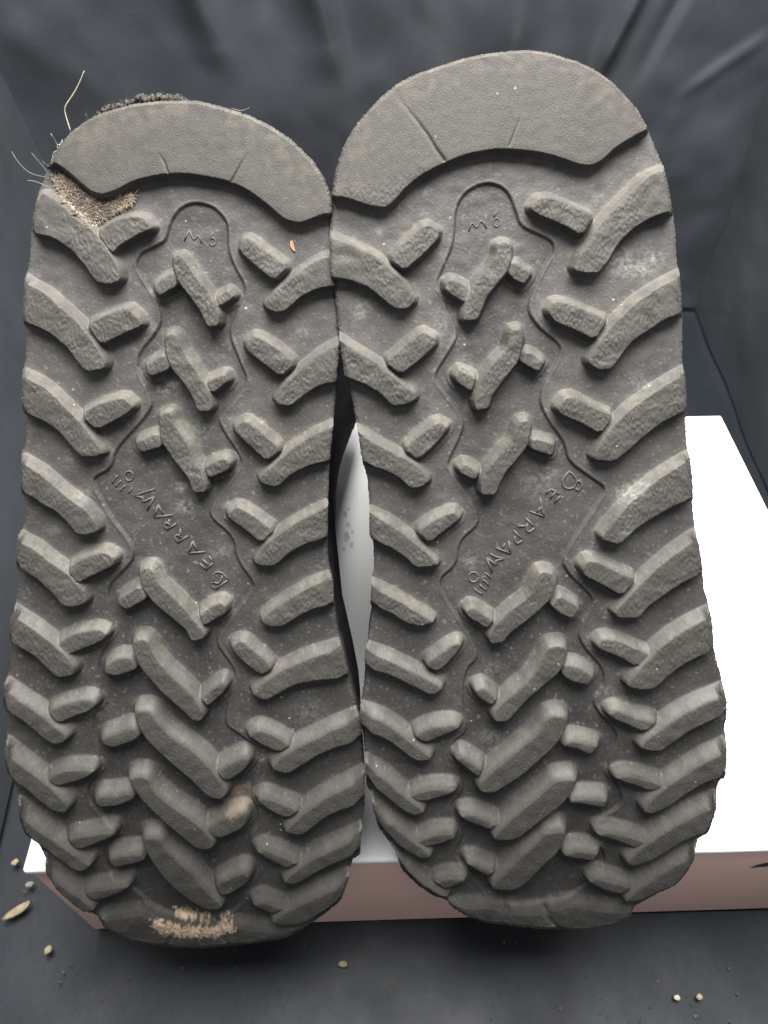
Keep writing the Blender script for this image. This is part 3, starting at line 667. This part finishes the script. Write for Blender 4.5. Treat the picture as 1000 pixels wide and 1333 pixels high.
# ---- boot on the left
SL = Surf(0.2325)
boot_l = thing('boot', 'left-hand boot with grey lugged sole facing out, frayed heel edge and torn fibrous patch', 'boot', on_floor(250, 1240, BH), 'pair of boots leaning on the box with soles out')
TORN = P('''66,228 80,226 100,238 118,253 135,259 160,252 172,248 179,257 172,268 150,280 124,298 112,289 92,268 74,246''')
CHIPS = [(P('200,1190 208,1192 216,1196 232,1200 262,1203 290,1198 305,1197 306,1204 285,1211 250,1213 225,1211 208,1207 199,1200'), 0.9),
         (P('228,1184 238,1186 258,1190 272,1193 250,1196 230,1193'), 0.85), (P('290,1190 304,1189 303,1195 288,1198'), 0.7),
         (P('292,1045 304,1030 325,1018 334,1028 328,1042 316,1052 300,1060'), 0.16)]
WH_L = [(222, 500, 16, .5), (213, 510, 9, .7), (232, 635, 8, .9), (240, 660, 14, .6), (205, 740, 14, .5), (250, 610, 14, .35), (172, 455, 8, .5), (390, 430, 14, .35),
        (395, 525, 10, .5), (285, 720, 16, .35), (270, 790, 9, .4), (70, 690, 10, .3), (185, 480, 14, .3), (400, 925, 20, .3), (258, 560, 18, .45), (120, 930, 12, .4),
        (340, 985, 7, .6), (285, 470, 12, .3), (90, 600, 8, .4), (110, 640, 10, .5)]
sole_l, inf_l = make_sole(SL, OUT_L, HEEL_L, LUG_L, CH_L, BUMP_L, GROOVE_L, boot_l, 100, TORN, CHIPS, WH_L, 1.0)
for m in MARKS_L: letters('raised_letter', SL, inf_l, m, 1.5, 0.15, M_LET, sole_l)
letters('paw_emblem', SL, inf_l, PAW_L, 1.4, 0.1, M_LET, sole_l)
for m in SIZE_L: letters('size_mark', SL, inf_l, m, 1.15, 0.0, M_LET, sole_l)
# ---- boot on the right
SR = Surf(0.2305)
boot_r = thing('boot', 'right-hand boot with grey lugged sole facing out, clean rounded heel edge without fraying', 'boot', on_floor(720, 1215, BH), 'pair of boots leaning on the box with soles out')
WH_R = [(812, 345, 20, .9), (835, 350, 16, .9), (845, 335, 18, .7), (470, 400, 12, .7), (468, 410, 8, .8), (572, 425, 14, .5), (600, 440, 12, .6), (585, 405, 12, .4), (815, 640, 14, .9),
        (830, 628, 10, .6), (833, 500, 12, .5), (470, 745, 14, .3), (715, 618, 12, .6), (493, 300, 10, .5), (555, 250, 8, .5), (606, 475, 16, .4), (640, 870, 16, .3), (705, 630, 22, .35),
        (815, 690, 14, .35), (855, 985, 12, .3), (612, 730, 12, .4), (770, 260, 14, .35), (640, 960, 16, .35), (560, 580, 10, .35), (545, 720, 8, .3), (790, 900, 10, .4)]
sole_r, inf_r = make_sole(SR, OUT_R, HEEL_R, LUG_R, CH_R, BUMP_R, GROOVE_R, boot_r, 200, None, None, WH_R, 1.0)
for m in MARKS_R: letters('raised_letter', SR, inf_r, m, 1.5, 0.15, M_LET, sole_r)
letters('paw_emblem', SR, inf_r, PAW_R, 1.4, 0.1, M_LET, sole_r)
for m in SIZE_R: letters('size_mark', SR, inf_r, m, 1.15, 0.0, M_LET, sole_r)
# ---- frayed felt, threads and fibres of the left heel
def strand(surf, pts, h0, h1):
    pts = smooth_path(pts, 3); n = len(pts)
    return [surf.pos(np.array(p[0]), np.array(p[1]), (h0 + (h1 - h0) * i / (n - 1)) * PX) for i, p in enumerate(pts)]
def strands_obj(name, paths, r, mat, parent, sides=5):
    V, Fc = tube_mesh(paths, r * PX, sides); return mesh_obj(name, np.array(V), Fc, mat, parent)
strands_obj('loose_thread', [strand(SL, [(91,171),(88,160),(85,147),(86,140),(93,132),(101,123),(108,112),(113,104),(116,98)], -3, 14)], 0.8, M_THREAD, boot_l)
o = strands_obj('thread_tangle', [strand(SL, [(66,211),(72,202),(77,196),(74,190),(78,188),(83,193),(80,199),(75,199),(80,192),(84,183)], -2, 5),
                             strand(SL, [(74,190),(72,182),(70,176)], -2, 8), strand(SL, [(68,208),(70,200),(76,197)], 0, 3)], 0.75, M_HAIR, boot_l); o['kind'] = 'stuff'
HAIRS = [strand(SL, [(61,230),(50,229),(40,226),(30,216),(21,200)], -2, 12), strand(SL, [(62,226),(56,216),(50,208),(45,201)], -2, 8),
                             strand(SL, [(72,247),(58,241),(48,237),(39,237)], 0, 8), strand(SL, [(66,218),(60,214),(57,211)], -2, 4),
                             strand(SL, [(300,140),(312,144),(320,144),(327,141)], -2, 4), strand(SL, [(113,158),(114,153),(113,149)], -2, 3)]
for hr in HAIRS: strands_obj('loose_hair', [hr], 0.30, M_HAIR, boot_l)
# felt ridge
rid = [(112,158),(126,146),(133,139),(145,134),(158,131),(170,128),(178,124),(186,123),(196,124),(206,121),(214,122),(224,124),(232,123),(240,127),(252,131),(270,134),(292,141),(312,148),(335,157)]
rp = smooth_path(rid, 3); ns = 9; V = []; Fc = []
nz = lownoise((len(rp), ns), 1.1, 77)
for i, p in enumerate(rp):
    t = i / (len(rp) - 1); am = 1.0 * min(1, i / 6) * (1 if p[0] < 240 else max(0.32, 1 - (p[0] - 240) / 40))
    for k in range(ns):
        a = math.pi * 2 * k / (ns - 1); rr = (4.6 + 1.9 * nz[i, k % (ns - 1)]) * am + 0.5
        V.append(SL.pos(np.array(p[0] + 0.2 * rr * math.cos(a)), np.array(p[1] + 4.4 - rr * math.cos(a)), (-7.5 + rr * 1.1 * math.sin(a)) * PX))
for i in range(len(rp) - 1):
    for k in range(ns - 1): Fc.append([i * ns + k, i * ns + k + 1, (i + 1) * ns + k + 1, (i + 1) * ns + k])
mesh_obj('frayed_edge', np.array(V), Fc, M_FELT, boot_l)
fz = []
for i in range(520):
    k = random.randrange(len(rp) - 1); p = rp[k]; a = random.uniform(-2.9, -0.2); L = random.uniform(1.2, 4.6) * (1 if p[0] < 245 else 0.45)
    b = a + random.uniform(-0.9, 0.9)
    x0_, y0_ = p[0] + random.uniform(-2, 2), p[1] + random.uniform(0, 4); z0_ = random.uniform(-9, -2)
    fz.append([SL.pos(np.array(x0_), np.array(y0_), z0_ * PX), SL.pos(np.array(x0_ + math.cos(a) * L * .5), np.array(y0_ + math.sin(a) * L * .5), (z0_ + 1) * PX),
               SL.pos(np.array(x0_ + math.cos(a) * L * .5 + math.cos(b) * L * .5), np.array(y0_ + math.sin(a) * L * .5 + math.sin(b) * L * .5), (z0_ + random.uniform(0, 3)) * PX)])
o = strands_obj('edge_fuzz', fz, 0.33, M_FELT, boot_l, 3); o['kind'] = 'stuff'
# short fuzz along both outlines
def rimfuzz(surf, outline, parent, n, ymax):
    ol = chaikin(outline, 0.12, 2); c = outline.mean(0); out = []
    for i in range(n):
        p = ol[random.randrange(len(ol))]
        if p[1] > ymax and random.random() < 0.6: continue
        p = p + np.array([random.uniform(-3, 3), random.uniform(-3, 3)]) * 0.5
        d = (p - c) / np.linalg.norm(p - c); L = random.uniform(0.6, 2.4); a = random.uniform(-0.8, 0.8)
        d2 = np.array([d[0] * math.cos(a) - d[1] * math.sin(a), d[0] * math.sin(a) + d[1] * math.cos(a)])
        q = p + d2 * L; out.append([surf.pos(np.array(p[0]), np.array(p[1]), -4 * PX), surf.pos(np.array((p + q)[0] / 2), np.array((p + q)[1] / 2), -3.5 * PX), surf.pos(np.array(q[0]), np.array(q[1]), -2.5 * PX)])
    o = strands_obj('edge_fuzz', out, 0.26, M_FELT, parent, 3); o['kind'] = 'stuff'
rimfuzz(SL, OUT_L, boot_l, 500, 500); rimfuzz(SR, OUT_R, boot_r, 420, 400)
# fibres of the torn patch
groups = {'fibre_tan': [], 'fibre_dark': [], 'fibre_orange': []}
td, _ = None, None
cnt = 0
while cnt < 1500:
    x, y = random.uniform(64, 182), random.uniform(226, 300)
    s, _ = sdf(TORN, np.array([[x]]), np.array([[y]]))
    if s[0, 0] > -1.0: continue
    cnt += 1; a = random.uniform(0, 6.28); L = random.uniform(3, 11); b = a + random.uniform(-1.3, 1.3); z0_ = random.uniform(2.5, 5)
    mx, my = x + math.cos(a) * L * .5, y + math.sin(a) * L * .5
    path = [SL.pos(np.array(x), np.array(y), z0_ * PX), SL.pos(np.array(mx), np.array(my), (z0_ + random.uniform(0.2, 1.2)) * PX),
            SL.pos(np.array(mx + math.cos(b) * L * .5), np.array(my + math.sin(b) * L * .5), (z0_ + random.uniform(-1, 0.6)) * PX)]
    e = abs(x - 78) < 14 or x > 148
    r = random.random()
    g = 'fibre_orange' if (x < 104 and r < 0.04) else 'fibre_tan' if r < (0.70 if e else 0.18 + 0.25 * math.sin(x * 0.35 + y * 0.2) ** 2) else 'fibre_dark'
    groups[g].append(path)
for g, m in (('fibre_tan', M_FIBR), ('fibre_dark', M_FIBD), ('fibre_orange', M_FIBO)):
    o = strands_obj('torn_fibres', groups[g], 0.27, m, boot_l, 3); o['kind'] = 'stuff'
# tiny orange chip stuck on the left sole
V = []
for (x, y, dz) in ((378,314,0),(381,313,1.2),(384,322,1.5),(385,328,0.6),(381,325,0.8),(378,320,0.4)): V.append(SL.pos(np.array(x * 1.0), np.array(y * 1.0), (1.5 + dz) * PX))
V = np.array(V); V2 = V + np.array([0, 0.0001, -0.0003])
mesh_obj('stuck_chip', np.vstack([V, V2]), [[0, 1, 2, 3, 4, 5], [11, 10, 9, 8, 7, 6]] + [[i, i + 6, (i + 1) % 6 + 6, (i + 1) % 6] for i in range(6)], M_FIBO, boot_l, smooth=False)
# ---- crumbs and lint on the black floor
def shard(name, label, cat, px, py, lx, ly, ang, mat, group='stray crumbs and flakes on the black floor', hgt_=0.0012):
    c = on_floor(px, py, 0.0); k = np.linalg.norm(c - np.array([0, 0, CAMZ])) / F
    V, Fc = [], []
    n = 9
    for ring, (s, z) in enumerate(((1.0, 0.0), (0.9, 0.6), (0.55, 1.0))):
        for i in range(n):
            a = 6.2832 * i / n; rr = s * random.uniform(0.72, 1.12)
            u, v = math.cos(a) * lx * k * rr, math.sin(a) * ly * k * rr
            V.append((c[0] + u * math.cos(ang) - v * math.sin(ang), c[1] + u * math.sin(ang) + v * math.cos(ang), 0.0002 + z * hgt_ * random.uniform(0.7, 1.1)))
    for r in range(2):
        for i in range(n): Fc.append([r * n + i, r * n + (i + 1) % n, (r + 1) * n + (i + 1) % n, (r + 1) * n + i])
    Fc.append([2 * n + i for i in range(n)]); Fc.append([i for i in range(n)][::-1])
    o = mesh_obj(name, np.array(V), Fc, mat, origin=tuple(c)); return tag(o, label, cat, group)
shard('wood_shaving', 'long pale straw coloured shaving lying on the black floor left of the box', 'crumb', 23, 1186, 18, 5, 0.62, M_CRUMB)
shard('crumb', 'yellowish crumb beside the white front left corner of the box', 'crumb', 20, 1123, 4.5, 4, 0.2, M_CRUMB)
shard('crumb', 'tan crumb on the floor below the toe of the left-hand boot', 'crumb', 63, 1237, 5, 4.5, 0.9, M_CRUMB)
shard('crumb', 'grey brown crumb on the floor in front of the box, between the two boots', 'crumb', 447, 1255, 6.5, 3.8, 0, M_CRUMB)
shard('crumb', 'beige crumb on the floor at lower right, right one of a close pair', 'crumb', 910, 1298, 4, 3, 0.4, M_CRUMB)
shard('crumb', 'pinkish crumb on the floor at lower right, left one of a close pair', 'crumb', 881, 1299, 4, 3, 0.4, M_FIBR)
shard('lint_flake', 'pale grey flake on the floor just above the straw shaving', 'lint', 39, 1152, 5, 3.5, 0.3, M_LINT)
lv, lf = [], []
sp = [(80,1265,2.5),(75,1278,2.5),(165,1273,2),(237,1259,1.8),(858,1277,3),(951,1260,2),(908,1323,3),(962,1293,2),(952,1329,3),(848,1311,1.5),(903,1306,2),(731,1312,3),(657,1226,3),
      (504,1288,2.5),(400,1272,2),(587,1255,1.6),(396,1228,1.5),(30,1160,2),(90,1255,2),(130,1300,1.5)] + [(random.uniform(0, 1000), random.uniform(1225, 1333), random.uniform(0.5, 1.0)) for _ in range(60)]
for (x, y, r) in sp:
    r *= 0.75
    c = on_floor(x, y, 0.0); k = np.linalg.norm(c - np.array([0, 0, CAMZ])) / F * r; b = len(lv)
    for i in range(5):
        a = 1.2566 * i; lv.append((c[0] + math.cos(a) * k * random.uniform(.6, 1.2), c[1] + math.sin(a) * k * random.uniform(.6, 1.2), -0.002))
    lv.append((c[0], c[1], 0.0009))
    for i in range(5): lf.append([b + i, b + (i + 1) % 5, b + 5])
o = mesh_obj('floor_lint', np.array(lv), lf, M_LINT, origin=(0, 0, 0), smooth=False)
o['kind'] = 'stuff'; o['label'] = 'fine pale lint specks scattered over the black floor'; o['category'] = 'lint'
